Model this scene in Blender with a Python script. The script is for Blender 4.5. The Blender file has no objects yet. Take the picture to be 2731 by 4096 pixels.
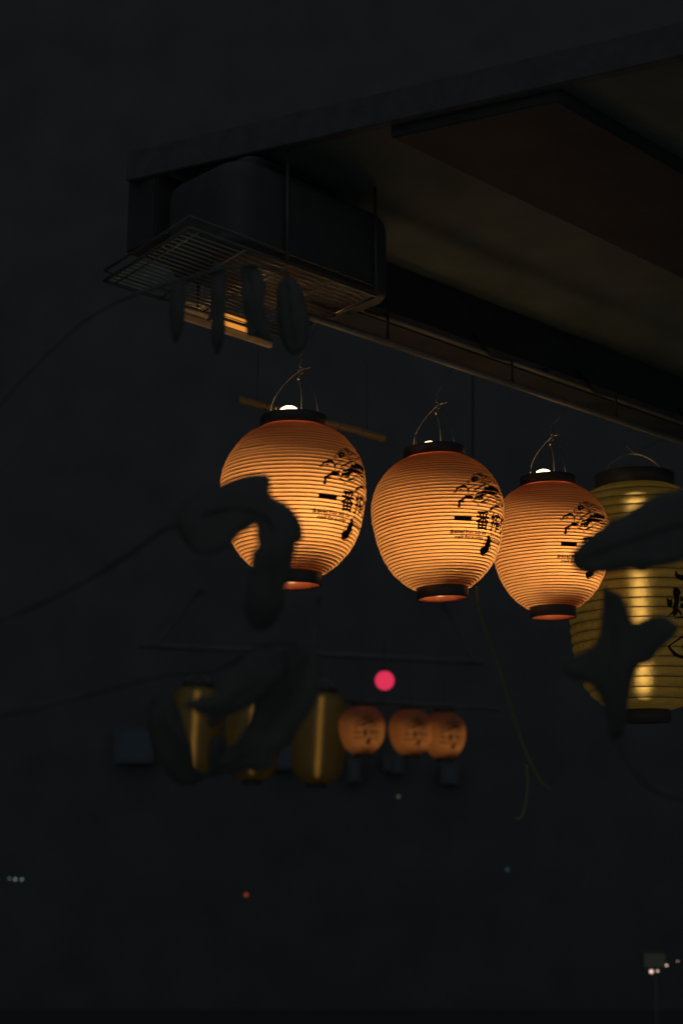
import bpy, bmesh, math, random
from mathutils import Vector, Matrix, noise
random.seed(7)
R_ = math.radians
sc = bpy.context.scene
C = sc.collection

# ------------------------------------------------------------------ camera
PITCH = R_(12.3)
CAM = Vector((0, 0, 1.6))
cd = bpy.data.cameras.new('camera')
cam = bpy.data.objects.new('camera', cd); C.objects.link(cam)
cam.location = CAM
cam.rotation_euler = (math.pi / 2 + PITCH, 0, 0)
cd.sensor_fit = 'VERTICAL'; cd.sensor_height = 36; cd.sensor_width = 24; cd.lens = 50
cd.clip_start = 0.05; cd.clip_end = 400
cd.dof.use_dof = True; cd.dof.focus_distance = 3.25; cd.dof.aperture_fstop = 3.2
sc.camera = cam

# ------------------------------------------------------------------ night sky, faint city glow
w = bpy.data.worlds.new('World'); sc.world = w; w.use_nodes = True
nt = w.node_tree; bg = nt.nodes['Background']
sky = nt.nodes.new('ShaderNodeTexSky'); sky.sky_type = 'NISHITA'; sky.sun_disc = False
sky.sun_elevation = R_(1.5); sky.sun_rotation = R_(180); sky.air_density = 1.0; sky.dust_density = 1.0
hs = nt.nodes.new('ShaderNodeHueSaturation'); hs.inputs['Saturation'].default_value = 0.3
nt.links.new(sky.outputs[0], hs.inputs['Color']); nt.links.new(hs.outputs[0], bg.inputs['Color'])
bg.inputs['Strength'].default_value = 0.0065
sd = bpy.data.lights.new('city_glow', 'SUN'); sd.energy = 0.225; sd.angle = R_(140); sd.color = (0.80, 0.93, 1.0)
so = bpy.data.objects.new('city_glow', sd); C.objects.link(so)
so.rotation_euler = (R_(50), 0, R_(8))
sc.view_settings.view_transform = 'Standard'; sc.view_settings.look = 'None'
sc.view_settings.exposure = 0; sc.view_settings.gamma = 1
sc.cycles.max_bounces = 8; sc.cycles.diffuse_bounces = 5; sc.cycles.glossy_bounces = 3
sc.cycles.transmission_bounces = 6; sc.cycles.caustics_reflective = False
sc.cycles.sample_clamp_indirect = 3.0

# ------------------------------------------------------------------ placing helpers (focal length in photo pixels)
FPX = 50 / 36 * 4096
FW = Vector((0, math.cos(PITCH), math.sin(PITCH))); UP = Vector((0, -math.sin(PITCH), math.cos(PITCH))); RT = Vector((1, 0, 0))
def ray(x, y): return FW + RT * ((x - 1365.5) / FPX) + UP * ((2048 - y) / FPX)
def W(x, y, d): return CAM + ray(x, y) * d
DV = Vector((0.7097, 0.7045, 0)); NV = Vector((-0.7045, 0.7097, 0)); ROW0 = Vector((-0.1, 2.8976, 0))
def RW(a, b, z): return ROW0 + DV * a + NV * b + Vector((0, 0, z))      # a along the lantern row, b across it

# ------------------------------------------------------------------ materials
def newmat(name):
    m = bpy.data.materials.new(name); m.use_nodes = True
    t = m.node_tree; t.nodes.clear()
    out = t.nodes.new('ShaderNodeOutputMaterial')
    return m, t, out
def N(t, k, **kw):
    n = t.nodes.new(k)
    for a, v in kw.items():
        if a in n.inputs: n.inputs[a].default_value = v
        else: setattr(n, a, v)
    return n
def pbr(name, col, rough=0.6, metal=0.0, var=0.25, scale=30.0, bump=0.15, bscale=None, spec=0.5):
    m, t, out = newmat(name)
    b = N(t, 'ShaderNodeBsdfPrincipled', Roughness=rough, Metallic=metal)
    b.inputs['Specular IOR Level'].default_value = spec
    tc = N(t, 'ShaderNodeTexCoord')
    nz = N(t, 'ShaderNodeTexNoise', Scale=scale, Detail=6.0); t.links.new(tc.outputs['Object'], nz.inputs['Vector'])
    rp = N(t, 'ShaderNodeValToRGB')
    c0 = [c * (1 - var) for c in col]; c1 = [min(1, c * (1 + var)) for c in col]
    rp.color_ramp.elements[0].color = (*c0, 1); rp.color_ramp.elements[1].color = (*c1, 1)
    rp.color_ramp.elements[0].position = 0.3; rp.color_ramp.elements[1].position = 0.7
    t.links.new(nz.outputs['Fac'], rp.inputs['Fac']); t.links.new(rp.outputs['Color'], b.inputs['Base Color'])
    if bump:
        n2 = N(t, 'ShaderNodeTexNoise', Scale=bscale or scale * 4, Detail=4.0); t.links.new(tc.outputs['Object'], n2.inputs['Vector'])
        bp = N(t, 'ShaderNodeBump', Strength=bump, Distance=0.004); t.links.new(n2.outputs['Fac'], bp.inputs['Height'])
        t.links.new(bp.outputs['Normal'], b.inputs['Normal'])
    t.links.new(b.outputs[0], out.inputs['Surface'])
    return m
def emit(name, col, s):
    m, t, out = newmat(name)
    e = N(t, 'ShaderNodeEmission', Strength=s); e.inputs['Color'].default_value = (*col, 1)
    t.links.new(e.outputs[0], out.inputs['Surface'])
    return m

def paper_mat():
    m, t, out = newmat('lantern_paper')
    tc = N(t, 'ShaderNodeTexCoord')
    nz = N(t, 'ShaderNodeTexNoise', Scale=14.0, Detail=5.0); t.links.new(tc.outputs['Object'], nz.inputs['Vector'])
    fb = N(t, 'ShaderNodeTexNoise', Scale=420.0, Detail=3.0); t.links.new(tc.outputs['Object'], fb.inputs['Vector'])
    mx = N(t, 'ShaderNodeMath', operation='MULTIPLY_ADD'); mx.inputs[1].default_value = 0.35
    t.links.new(fb.outputs['Fac'], mx.inputs[0]); t.links.new(nz.outputs['Fac'], mx.inputs[2])
    rp = N(t, 'ShaderNodeValToRGB')
    rp.color_ramp.elements[0].position = 0.35; rp.color_ramp.elements[1].position = 0.95
    rp.color_ramp.elements[0].color = (0.80, 0.46, 0.19, 1); rp.color_ramp.elements[1].color = (0.90, 0.56, 0.24, 1)
    t.links.new(mx.outputs[0], rp.inputs['Fac'])
    d = N(t, 'ShaderNodeBsdfDiffuse'); tr = N(t, 'ShaderNodeBsdfTranslucent')
    d.inputs['Color'].default_value = (0.90, 0.36, 0.20, 1); t.links.new(rp.outputs[0], tr.inputs['Color'])
    ms = N(t, 'ShaderNodeMixShader'); ms.inputs[0].default_value = 0.64
    t.links.new(d.outputs[0], ms.inputs[1]); t.links.new(tr.outputs[0], ms.inputs[2])
    t.links.new(ms.outputs[0], out.inputs['Surface'])
    return m
def vinyl_mat():
    m, t, out = newmat('lantern_vinyl')
    tc = N(t, 'ShaderNodeTexCoord')
    nz = N(t, 'ShaderNodeTexNoise', Scale=9.0, Detail=6.0, Roughness=0.6); t.links.new(tc.outputs['Object'], nz.inputs['Vector'])
    rp = N(t, 'ShaderNodeValToRGB')
    rp.color_ramp.elements[0].position = 0.3; rp.color_ramp.elements[1].position = 0.72
    rp.color_ramp.elements[0].color = (0.34, 0.295, 0.105, 1); rp.color_ramp.elements[1].color = (0.46, 0.41, 0.155, 1)
    t.links.new(nz.outputs['Fac'], rp.inputs['Fac'])
    b = N(t, 'ShaderNodeBsdfDiffuse'); t.links.new(rp.outputs[0], b.inputs['Color'])
    tr = N(t, 'ShaderNodeBsdfTranslucent'); t.links.new(rp.outputs[0], tr.inputs['Color'])
    wr = N(t, 'ShaderNodeTexNoise', Scale=55.0, Detail=5.0, Roughness=0.65, Distortion=1.2); t.links.new(tc.outputs['Object'], wr.inputs['Vector'])
    w2 = N(t, 'ShaderNodeTexNoise', Scale=380.0, Detail=2.0); t.links.new(tc.outputs['Object'], w2.inputs['Vector'])
    b1 = N(t, 'ShaderNodeBump', Strength=0.6, Distance=0.006); t.links.new(wr.outputs['Fac'], b1.inputs['Height'])
    b2 = N(t, 'ShaderNodeBump', Strength=0.6, Distance=0.0012); t.links.new(w2.outputs['Fac'], b2.inputs['Height']); t.links.new(b1.outputs[0], b2.inputs['Normal'])
    g = N(t, 'ShaderNodeBsdfGlossy', Roughness=0.10); g.inputs['Color'].default_value = (1.0, 0.86, 0.5, 1)
    rf = N(t, 'ShaderNodeBsdfRefraction', Roughness=0.62, IOR=1.22); rf.inputs['Color'].default_value = (1.0, 0.80, 0.42, 1)
    t.links.new(b2.outputs[0], g.inputs['Normal']); t.links.new(b1.outputs[0], b.inputs['Normal']); t.links.new(b2.outputs[0], rf.inputs['Normal'])
    m1 = N(t, 'ShaderNodeMixShader'); m1.inputs[0].default_value = 0.55
    t.links.new(b.outputs[0], m1.inputs[1]); t.links.new(tr.outputs[0], m1.inputs[2])
    m3 = N(t, 'ShaderNodeMixShader'); m3.inputs[0].default_value = 0.36
    t.links.new(m1.outputs[0], m3.inputs[1]); t.links.new(rf.outputs[0], m3.inputs[2])
    m2 = N(t, 'ShaderNodeMixShader'); m2.inputs[0].default_value = 0.08
    t.links.new(m3.outputs[0], m2.inputs[1]); t.links.new(g.outputs[0], m2.inputs[2])
    t.links.new(m2.outputs[0], out.inputs['Surface'])
    return m
def leaf_mat():
    m, t, out = newmat('leaf_green')
    tc = N(t, 'ShaderNodeTexCoord')
    nz = N(t, 'ShaderNodeTexNoise', Scale=25.0, Detail=5.0); t.links.new(tc.outputs['Object'], nz.inputs['Vector'])
    rp = N(t, 'ShaderNodeValToRGB')
    rp.color_ramp.elements[0].color = (0.066, 0.072, 0.068, 1); rp.color_ramp.elements[1].color = (0.092, 0.098, 0.092, 1)
    t.links.new(nz.outputs['Fac'], rp.inputs['Fac'])
    b = N(t, 'ShaderNodeBsdfPrincipled', Roughness=0.55); b.inputs['Specular IOR Level'].default_value = 0.25
    t.links.new(rp.outputs[0], b.inputs['Base Color']); t.links.new(b.outputs[0], out.inputs['Surface'])
    return m
def trim_mat():
    m, t, out = newmat('red_trim'); tr = N(t, 'ShaderNodeBsdfTranslucent'); tr.inputs['Color'].default_value = (0.95, 0.26, 0.16, 1)
    t.links.new(tr.outputs[0], out.inputs['Surface']); return m
BULB_E = 33.0
M = dict(
    paper=paper_mat(), vinyl=vinyl_mat(), leaf=leaf_mat(),
    wire=pbr('rib_wire', (0.10, 0.045, 0.018), 0.6, var=0.1, bump=0),
    vwire=pbr('vinyl_wire', (0.05, 0.035, 0.015), 0.5, var=0.1, bump=0),
    ink=pbr('black_ink', (0.028, 0.026, 0.024), 0.7, var=0.1, bump=0, spec=0.1),
    redink=pbr('red_ink', (0.35, 0.09, 0.04), 0.6, var=0.15, bump=0, spec=0.2),
    plastic=pbr('black_plastic', (0.055, 0.055, 0.055), 0.42, var=0.15, bump=0.05, spec=0.3),
    ringin=pbr('brown_plastic', (0.55, 0.19, 0.10), 0.25, var=0.2, bump=0.05),
    trim=trim_mat(),
    steel=pbr('bail_steel', (0.42, 0.37, 0.28), 0.28, 1.0, var=0.15, bump=0),
    cord=pbr('black_cord', (0.05, 0.05, 0.05), 0.7, var=0.1, bump=0),
    bulb=emit('warm_bulb', (1.0, 0.615, 0.285), BULB_E), bulb_far=emit('weak_bulb', (1.0, 0.56, 0.24), BULB_E * 0.18),
    cap=emit('hot_bulb_top', (1.0, 0.66, 0.30), 10.0),
    tube=emit('light_tube', (1.0, 0.66, 0.24), 3.4), tube_far=emit('light_tube_far', (1.0, 0.56, 0.16), 0.55),
    soffit=pbr('soffit_board', (0.110, 0.142, 0.125), 0.8, var=0.2, scale=7, bump=0.1),
    timber=pbr('dark_timber', (0.105, 0.108, 0.105), 0.75, var=0.2, scale=20, bump=0.3),
    blackpaint=pbr('black_paint', (0.056, 0.058, 0.058), 0.7, var=0.2, scale=9, bump=0.15, spec=0.2),
    conduit=pbr('grey_conduit', (0.15, 0.145, 0.125), 0.5, var=0.15, bump=0.05),
    rackwire=pbr('chrome_rack', (0.45, 0.38, 0.28), 0.25, 1.0, var=0.2, bump=0),
    rackframe=pbr('rack_frame', (0.10, 0.095, 0.085), 0.45, 0.3, var=0.2, bump=0),
    housing=pbr('dark_housing', (0.065, 0.066, 0.066), 0.5, var=0.12, bump=0.05, spec=0.25),
    slat=pbr('pale_slat', (0.72, 0.55, 0.36), 0.5, var=0.2, bump=0.1),
    bamboo=pbr('bamboo', (0.19, 0.145, 0.08), 0.45, var=0.2, scale=8, bump=0.1),
    hose=pbr('olive_hose', (0.26, 0.24, 0.13), 0.5, var=0.15, bump=0),
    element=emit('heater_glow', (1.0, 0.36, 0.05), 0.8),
    bark=pbr('bark', (0.082, 0.083, 0.080), 0.85, var=0.3, bump=0.5),
    asphalt=pbr('asphalt', (0.055, 0.055, 0.055), 0.85, var=0.3, scale=60, bump=0.4),
    wall=pbr('dark_render', (0.09, 0.092, 0.095), 0.85, var=0.15, scale=2, bump=0.2, bscale=40),
    roof=pbr('roof_tile', (0.066, 0.068, 0.07), 0.7, var=0.2, bump=0.2),
    frame=pbr('window_frame', (0.09, 0.092, 0.095), 0.7, var=0.1, bump=0),
    blueglow=emit('dim_blue_window', (0.50, 0.72, 1.0), 0.0105),
    greyglow=emit('dim_stall_glow', (0.85, 1.0, 0.72), 0.014),
    redlamp=emit('red_lamp', (1.0, 0.045, 0.125), 0.72),
    pinbulb=emit('pin_bulb', (1.0, 0.66, 0.55), 1.5),
    pinblue=emit('pin_blue', (0.55, 0.85, 1.0), 0.40),
    pingreen=emit('pin_green', (0.6, 1.0, 0.5), 0.45),
    pingrey=emit('pin_grey', (1.0, 0.9, 0.6), 0.05), pinteal=emit('pin_teal', (0.35, 0.8, 1.0), 0.06),
    pinred=emit('pin_red', (1.0, 0.16, 0.05), 0.22),
)

# ------------------------------------------------------------------ mesh helpers
def mesh(name, v, f, smooth=True):
    me = bpy.data.meshes.new(name); me.from_pydata([tuple(p) for p in v], [], f); me.update()
    if smooth: me.polygons.foreach_set('use_smooth', [True] * len(me.polygons))
    return me
def obj(name, me, mat=None, parent=None, **props):
    o = bpy.data.objects.new(name, me); C.objects.link(o)
    if mat and not me.materials: me.materials.append(mat)
    if parent: o.parent = parent
    for k, v in props.items(): o[k] = v
    return o
def thing(name, loc, label, cat, group=None, rot=(0, 0, 0)):
    o = bpy.data.objects.new(name, None); C.objects.link(o); o.location = loc; o.rotation_euler = rot
    o.empty_display_size = 0.05
    o['label'] = label; o['category'] = cat
    if group: o['group'] = group
    return o
class MB:
    def __init__(s): s.v = []; s.f = []
    def box(s, o, ax, ay, az):      # o corner, three edge vectors
        k = len(s.v); o = Vector(o)
        for dz in (0, 1):
            for dx, dy in ((0, 0), (1, 0), (1, 1), (0, 1)): s.v.append(o + ax * dx + ay * dy + az * dz)
        s.f += [(k, k+3, k+2, k+1), (k+4, k+5, k+6, k+7)] + [(k+i, k+(i+1) % 4, k+4+(i+1) % 4, k+4+i) for i in range(4)]
        return s
    def cbox(s, c, sx, sy, sz):
        return s.box(Vector(c) - Vector((sx, sy, sz)) / 2, Vector((sx, 0, 0)), Vector((0, sy, 0)), Vector((0, 0, sz)))
    def tube(s, pts, rad, n=8, cap=True):
        pts = [Vector(p) for p in pts]; k0 = len(s.v)
        rads = rad if isinstance(rad, (list, tuple)) else [rad] * len(pts)
        ref = None
        for i, p in enumerate(pts):
            tg = (pts[min(i+1, len(pts)-1)] - pts[max(i-1, 0)]).normalized()
            if ref is None:
                ref = tg.orthogonal().normalized()
            ref = (ref - tg * ref.dot(tg)).normalized(); bi = tg.cross(ref)
            for j in range(n):
                a = 2 * math.pi * j / n
                s.v.append(p + (ref * math.cos(a) + bi * math.sin(a)) * rads[i])
        for i in range(len(pts) - 1):
            for j in range(n):
                a = k0 + i * n + j; b = k0 + i * n + (j+1) % n
                s.f.append((a, b, b + n, a + n))
        if cap:
            s.f.append(tuple(k0 + j for j in reversed(range(n)))); e = k0 + (len(pts)-1) * n
            s.f.append(tuple(e + j for j in range(n)))
        return s
    def lathe(s, prof, n=48, closed=False):
        k0 = len(s.v)
        for z, r in prof:
            for j in range(n):
                a = 2 * math.pi * j / n; s.v.append(Vector((r * math.cos(a), r * math.sin(a), z)))
        m = len(prof)
        for i in range(m if closed else m - 1):
            for j in range(n):
                a = k0 + i * n + j; b = k0 + i * n + (j+1) % n; i2 = (i + 1) % m
                s.f.append((a, b, k0 + i2 * n + (j+1) % n, k0 + i2 * n + j))
        return s
    def mesh(s, name, smooth=True, bevel=0):
        me = mesh(name, s.v, s.f, smooth)
        bm = bmesh.new(); bm.from_mesh(me); bmesh.ops.recalc_face_normals(bm, faces=bm.faces)
        if bevel: bmesh.ops.bevel(bm, geom=bm.edges[:], offset=bevel, segments=2, affect='EDGES')
        bm.to_mesh(me); bm.free()
        return me
    def build(s, name, mat, parent=None, smooth=True, bevel=0, **props):
        return obj(name, s.mesh(name, smooth, bevel), mat, parent, **props)
def catmull(pts, n=6, closed=False):
    out = []; L = len(pts)
    for i in range(L if closed else L - 1):
        p = [Vector(pts[(i + k) % L] if closed else pts[max(0, min(L-1, i + k))]) for k in (-1, 0, 1, 2)]
        for j in range(n):
            t = j / n
            out.append(0.5 * (2*p[1] + (p[2]-p[0])*t + (2*p[0]-5*p[1]+4*p[2]-p[3])*t*t + (3*p[1]-p[0]-3*p[2]+p[3])*t*t*t))
    if not closed: out.append(Vector(pts[-1]))
    return out
def copy_tree(o, parent=None):
    c = o.copy(); C.objects.link(c); c.parent = parent
    for ch in list(o.children):
        copy_tree(ch, c)
    return c

# ================================================================== GROUND
obj('ground', mesh('ground', [(-60, -20, 0), (60, -20, 0), (60, 90, 0), (-60, 90, 0)], [(0, 1, 2, 3)], False), M['asphalt'], kind='structure')

M['concrete'] = pbr('bounce_concrete', (0.48, 0.49, 0.50), 0.85, var=0.15, scale=3, bump=0.3, bscale=80)
obj('bounce_pavement', mesh('bounce_pavement', [(-30, -20, 0.12), (30, -20, 0.12), (30, 8.5, 0.12), (-30, 8.5, 0.12), (30, 8.5, 0.0), (-30, 8.5, 0.0)], [(0, 1, 2, 3), (3, 2, 4, 5)], False), M['concrete'], kind='structure')  # pale out-of-view paving, added to bounce fill light up under the canopy

# ================================================================== CANOPY over the lantern row
cn = thing('canopy', RW(0.8, 0, 2.75), 'dark flat canopy with pale soffit boards above the row of lanterns', 'canopy')
def cbox(name, mat, a0, a1, b0, b1, z0, z1, skew=0.0, bevel=0.0, parent=cn):
    L = parent.location
    p = [RW(a + skew * b, b, z) - L for z in (z0, z1) for a, b in ((a0, b0), (a1, b0), (a1, b1), (a0, b1))]
    mb = MB(); mb.v = p
    mb.f = [(0, 3, 2, 1), (4, 5, 6, 7)] + [(i, (i+1) % 4, 4+(i+1) % 4, 4+i) for i in range(4)]
    return mb.build(name, mat, parent, smooth=False, bevel=bevel)
SK = -0.36
cbox('soffit_panel', M['soffit'], -0.30, 2.9, -0.42, 0.05, 2.900, 2.915, SK)
cbox('soffit_panel', M['soffit'], -0.30, 2.9, -1.45, -0.735, 2.900, 2.915, SK)
cbox('purlin', M['blackpaint'], -0.30, 2.9, -0.733, -0.423, 2.872, 2.915, SK, 0.003)
cbox('roof_deck', M['roof'], -0.3015, 2.9, -1.45, 0.12, 2.917, 2.96, SK)
cbox('end_fascia', M['roof'], -0.325, -0.302, -1.45, 0.12, 2.893, 2.958, SK, 0.002)
cbox('header_beam', M['blackpaint'], -0.34, 2.9, 0.052, 0.15, 2.75, 2.915, 0, 0.004)
cbox('header_lip', M['timber'], 0.15, 2.9, 0.030, 0.0515, 2.752, 2.768, 0, 0.001)
for a in (2.75,):
    cbox('post', M['timber'], a - 0.05, a + 0.05, 0.155, 0.255, 0.0, 2.7495, 0, 0.004)

# rail the lanterns hang from
rl = thing('hanging_rail', RW(0.8, -0.07, 2.64), 'thin steel rail running just above the lantern hooks', 'rail')
def loc(p, o): return p - o.location
MB().tube([loc(RW(-0.02, -0.066, 2.640), rl), loc(RW(2.6, -0.066, 2.640), rl)], 0.008, 10).build('rail_tube', M['conduit'], rl)
for a in (0.22, 0.66, 1.1, 1.6, 2.3):
    MB().tube([loc(RW(a, -0.066, 2.646), rl), loc(RW(a, -0.066, 2.70), rl), loc(RW(a, 0.0, 2.73), rl), loc(RW(a, 0.051, 2.80), rl)], 0.004, 8).build('bracket', M['cord'], rl)

# conduit and second pipe lines under the beam
cp = thing('conduit_pipe', RW(1.0, 0.02, 2.70), 'slim pale conduit clipped under the canopy header beam', 'pipe')
MB().tube([loc(RW(0.12, 0.016, 2.742), cp), loc(RW(2.6, 0.016, 2.742), cp)], 0.005, 8).build('pipe_run', M['conduit'], cp)
for a in (0.3, 0.9, 1.5):
    cbox('clip', M['cord'], a, a + 0.012, 0.008, 0.024, 2.7475, 2.756, 0, 0, cp)

# jointed bamboo pole behind the first lantern
A, B = W(955, 1597, 3.42), W(1532, 1752, 3.70)
bp = thing('bamboo_pole', A, 'jointed pale bamboo pole hanging behind the top of the biggest lantern', 'pole')
prof = []; rad = []
NJ = 6
for i in range(NJ * 6 + 1):
    t = i / (NJ * 6); prof.append((B - A) * t); k = (t * NJ) % 1.0
    rad.append(0.0105 * (1 + (0.10 if min(k, 1 - k) < 0.05 else 0)) * (0.92 + 0.12 * t))
MB().tube(prof, rad, 16).build('culm', M['bamboo'], bp)
for i in range(1, NJ):
    p = (B - A) * (i / NJ); dd = (B - A).normalized()
    MB().tube([p - dd * 0.0012, p + dd * 0.0012], 0.0122, 16).build('joint', M['bark'], bp)
for t in (0.12, 0.88):
    p = (B - A) * t
    MB().tube([p + Vector((0, 0, 0.008)), p + Vector((0, 0, RW(0, 0, 2.75).z - A.z - p.z + 0.01))], 0.0012, 6).build('hanger_wire', M['cord'], bp)

# ================================================================== WIRE RACK with a dark housing on it
ZR = 2.66
rk = thing('wire_guard', RW(-0.165, -0.05, ZR), 'chrome wire guard grille hung under the canopy, seen from below', 'grille')
a0, a1, b0, b1 = -0.403, 0.074, -0.210, 0.114
SKR = 0.13
def RR(a, b, z=ZR): return RW(a + SKR * (b - b1), b, z) - rk.location
for b in (b0, b1): MB().tube([RR(a0 - 0.012, b), RR(a1, b)], 0.0034, 8).build('frame_bar', M['rackframe'], rk)
for a in (a0 - 0.012, a1): MB().tube([RR(a, b0), RR(a, b1)], 0.0034, 8).build('frame_bar', M['rackframe'], rk)
for b in (b0, b1): MB().tube([RR(a0 - 0.012, b, ZR + 0.022), RR(a1, b, ZR + 0.022)], 0.0028, 8).build('upper_rail', M['rackframe'], rk)
for a in (a0 - 0.012,): MB().tube([RR(a, b0, ZR + 0.022), RR(a, b1, ZR + 0.022)], 0.0028, 8).build('upper_rail', M['rackframe'], rk)
nw = 19
for i in range(nw):
    b = b0 + (b1 - b0) * (i + 0.7) / nw
    MB().tube([RR(a0 - 0.01, b, ZR + 0.004), RR(a1, b, ZR + 0.004)], 0.0011, 6).build('shelf_wire', M['rackwire'], rk)
for i in range(5):
    a = a0 + 0.012 + (a1 - a0 - 0.02) * i / 4
    MB().tube([RR(a, b0, ZR - 0.0005), RR(a, b1, ZR - 0.0005)], 0.0017, 6).build('cross_wire', M['rackwire'], rk)
for a in (-0.175, a1):
    for b in (b0, b1):
        MB().tube([RR(a, b), RR(a, b, 2.899 if b < 0 else 2.749)], 0.0035, 8).build('suspension_rod', M['rackframe'], rk)
hb = thing('equipment_housing', RW(-0.12, -0.09, ZR + 0.006), 'dark rounded heater housing above the chrome wire guard', 'housing')
# rounded box: footprint along the rack, softened corners
def rounded_box(c, hx, hy, z0, z1, rc, name, mat, parent):
    mb = MB(); ring = []
    for k, (sx, sy) in enumerate(((1, 1), (-1, 1), (-1, -1), (1, -1))):
        for j in range(7):
            an = math.pi / 2 * (k + j / 6); ring.append((sx * (hx - rc) + rc * math.cos(an), sy * (hy - rc) + rc * math.sin(an)))
    lev = [(z0, 0.955), (z0 + 0.012, 0.995), (z0 + 0.02, 1.0), (z1 - 0.03, 1.0), (z1 - 0.012, 0.985), (z1, 0.94)]
    n = len(ring)
    for z, s in lev:
        for x, y in ring: mb.v.append(DV * (x * s) + NV * (y * s) + Vector((0, 0, z)) + c)
    for i in range(len(lev) - 1):
        for j in range(n): mb.f.append((i*n+j, i*n+(j+1) % n, (i+1)*n+(j+1) % n, (i+1)*n+j))
    mb.f += [tuple(reversed(range(n))), tuple((len(lev)-1)*n + j for j in range(n))]
    return mb.build(name, mat, parent)
rounded_box(DV * 0.000 + NV * 0.005, 0.225, 0.115, 0.006, 0.185, 0.05, 'casing', M['housing'], hb)
rounded_box(DV * -0.06 + NV * 0.0, 0.11, 0.09, 0.186, 0.215, 0.03, 'top_cover', M['housing'], hb)
for i in range(4):
    MB().tube([DV * (0.06 + 0.02 * i) + NV * -0.102 + Vector((0, 0, 0.05)), DV * (0.06 + 0.02 * i) + NV * -0.102 + Vector((0, 0, 0.11))], 0.003, 6).build('vent_rib', M['rackframe'], hb)

# glowing ribbed heater element with pale reflector strips, below the wire guard
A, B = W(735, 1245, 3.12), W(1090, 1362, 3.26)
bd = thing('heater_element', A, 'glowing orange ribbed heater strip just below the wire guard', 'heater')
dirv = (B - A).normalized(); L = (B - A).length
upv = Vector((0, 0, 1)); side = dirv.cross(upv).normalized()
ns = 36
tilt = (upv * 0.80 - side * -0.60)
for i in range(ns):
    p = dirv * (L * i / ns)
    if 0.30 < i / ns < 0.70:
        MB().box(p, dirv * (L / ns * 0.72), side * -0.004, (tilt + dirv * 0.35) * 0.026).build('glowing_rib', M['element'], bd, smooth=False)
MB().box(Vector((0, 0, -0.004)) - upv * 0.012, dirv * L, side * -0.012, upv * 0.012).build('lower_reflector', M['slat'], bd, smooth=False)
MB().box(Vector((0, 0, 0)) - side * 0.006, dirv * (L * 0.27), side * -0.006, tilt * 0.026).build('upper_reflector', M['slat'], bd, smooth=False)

# ================================================================== BEER LANTERNS
PROF = [(513, 276), (545, 338), (590, 410), (675, 490), (770, 547), (865, 580), (960, 592), (1055, 589), (1160, 572), (1275, 546), (1385, 506), (1485, 447), (1575, 364), (1640, 280), (1665, 240)]
SC = 0.15 / 592
ZB, HB = 0.026, 0.300
prof3 = [Vector((ZB + HB * (1665 - y) / 1152, r * SC, 0)) for y, r in PROF]
fine = catmull(prof3, 14)
arc = [0.0]
for i in range(1, len(fine)): arc.append(arc[-1] + (fine[i] - fine[i-1]).length)
ST = arc[-1]
def prof_at(s):                         # s = 0 at the top .. ST at the bottom -> z, r, outward normal (r, z)
    s = max(0, min(ST, s)); lo, hi = 0, len(arc) - 1
    while hi - lo > 1:
        md = (lo + hi) // 2
        if arc[md] <= s: lo = md
        else: hi = md
    t = (s - arc[lo]) / (arc[hi] - arc[lo]); p = fine[lo].lerp(fine[hi], t); d = (fine[hi] - fine[lo]).normalized()
    return p.x, p.y, -d.x, d.y          # z, r, n_r, n_z
NRIB = 46; AMP = 0.0032
SEED = [0.0]
DENTS = [(random.uniform(-2.2, 2.2), random.uniform(0.06, 0.34), random.uniform(0.10, 0.22), random.uniform(-0.34, 0.34)) for _ in range(12)]
def wob(phi, s):                        # slow drift and a few local kinks of the ribs
    q = SEED[0]; w = 0.16 * noise.noise(Vector((math.cos(phi) * 1.5 + q, math.sin(phi) * 1.5, s * 7 + q)))
    for k, (dp, ds, dr, da) in enumerate(DENTS):
        if k % 3 != int(q) % 3: continue
        e = ((phi - dp) / dr) ** 2 + ((s - ds) / 0.007) ** 2
        if e < 6: w += da * math.exp(-e)
    return w
def surf(phi, s, off=0.0):              # off: lay print over the ribs
    z, r, nr, nz = prof_at(s); q = SEED[0]
    u = NRIB * s / ST - phi / (2 * math.pi) + wob(phi, s)
    k = math.floor(u)
    amp = AMP * (0.85 + 0.45 * noise.noise(Vector((k * 1.7 + q * 3, math.cos(phi), math.sin(phi)))))
    edge = min(1, s / 0.006, (ST - s) / 0.006)
    d = amp * abs(math.sin(math.pi * u)) ** 0.8 * max(0, edge)
    if off: d = max(d, 0.0017) + off
    d += 0.0022 * noise.noise(Vector((math.cos(phi) * 1.3 + q * 5, math.sin(phi) * 1.3, s * 9 + q))) * min(1, s / 0.03, (ST - s) / 0.03)
    rr = r + nr * d
    return Vector((rr * math.sin(phi), -rr * math.cos(phi), z + nz * d))
def body_mesh():
    nth, nsg = 144, NRIB * 8
    v = [surf(2 * math.pi * j / nth - math.pi, ST * i / nsg) for i in range(nsg + 1) for j in range(nth)]
    f = [(i*nth+j, i*nth+(j+1) % nth, (i+1)*nth+(j+1) % nth, (i+1)*nth+j) for i in range(nsg) for j in range(nth)]
    return mesh('body', v, f)
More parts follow.
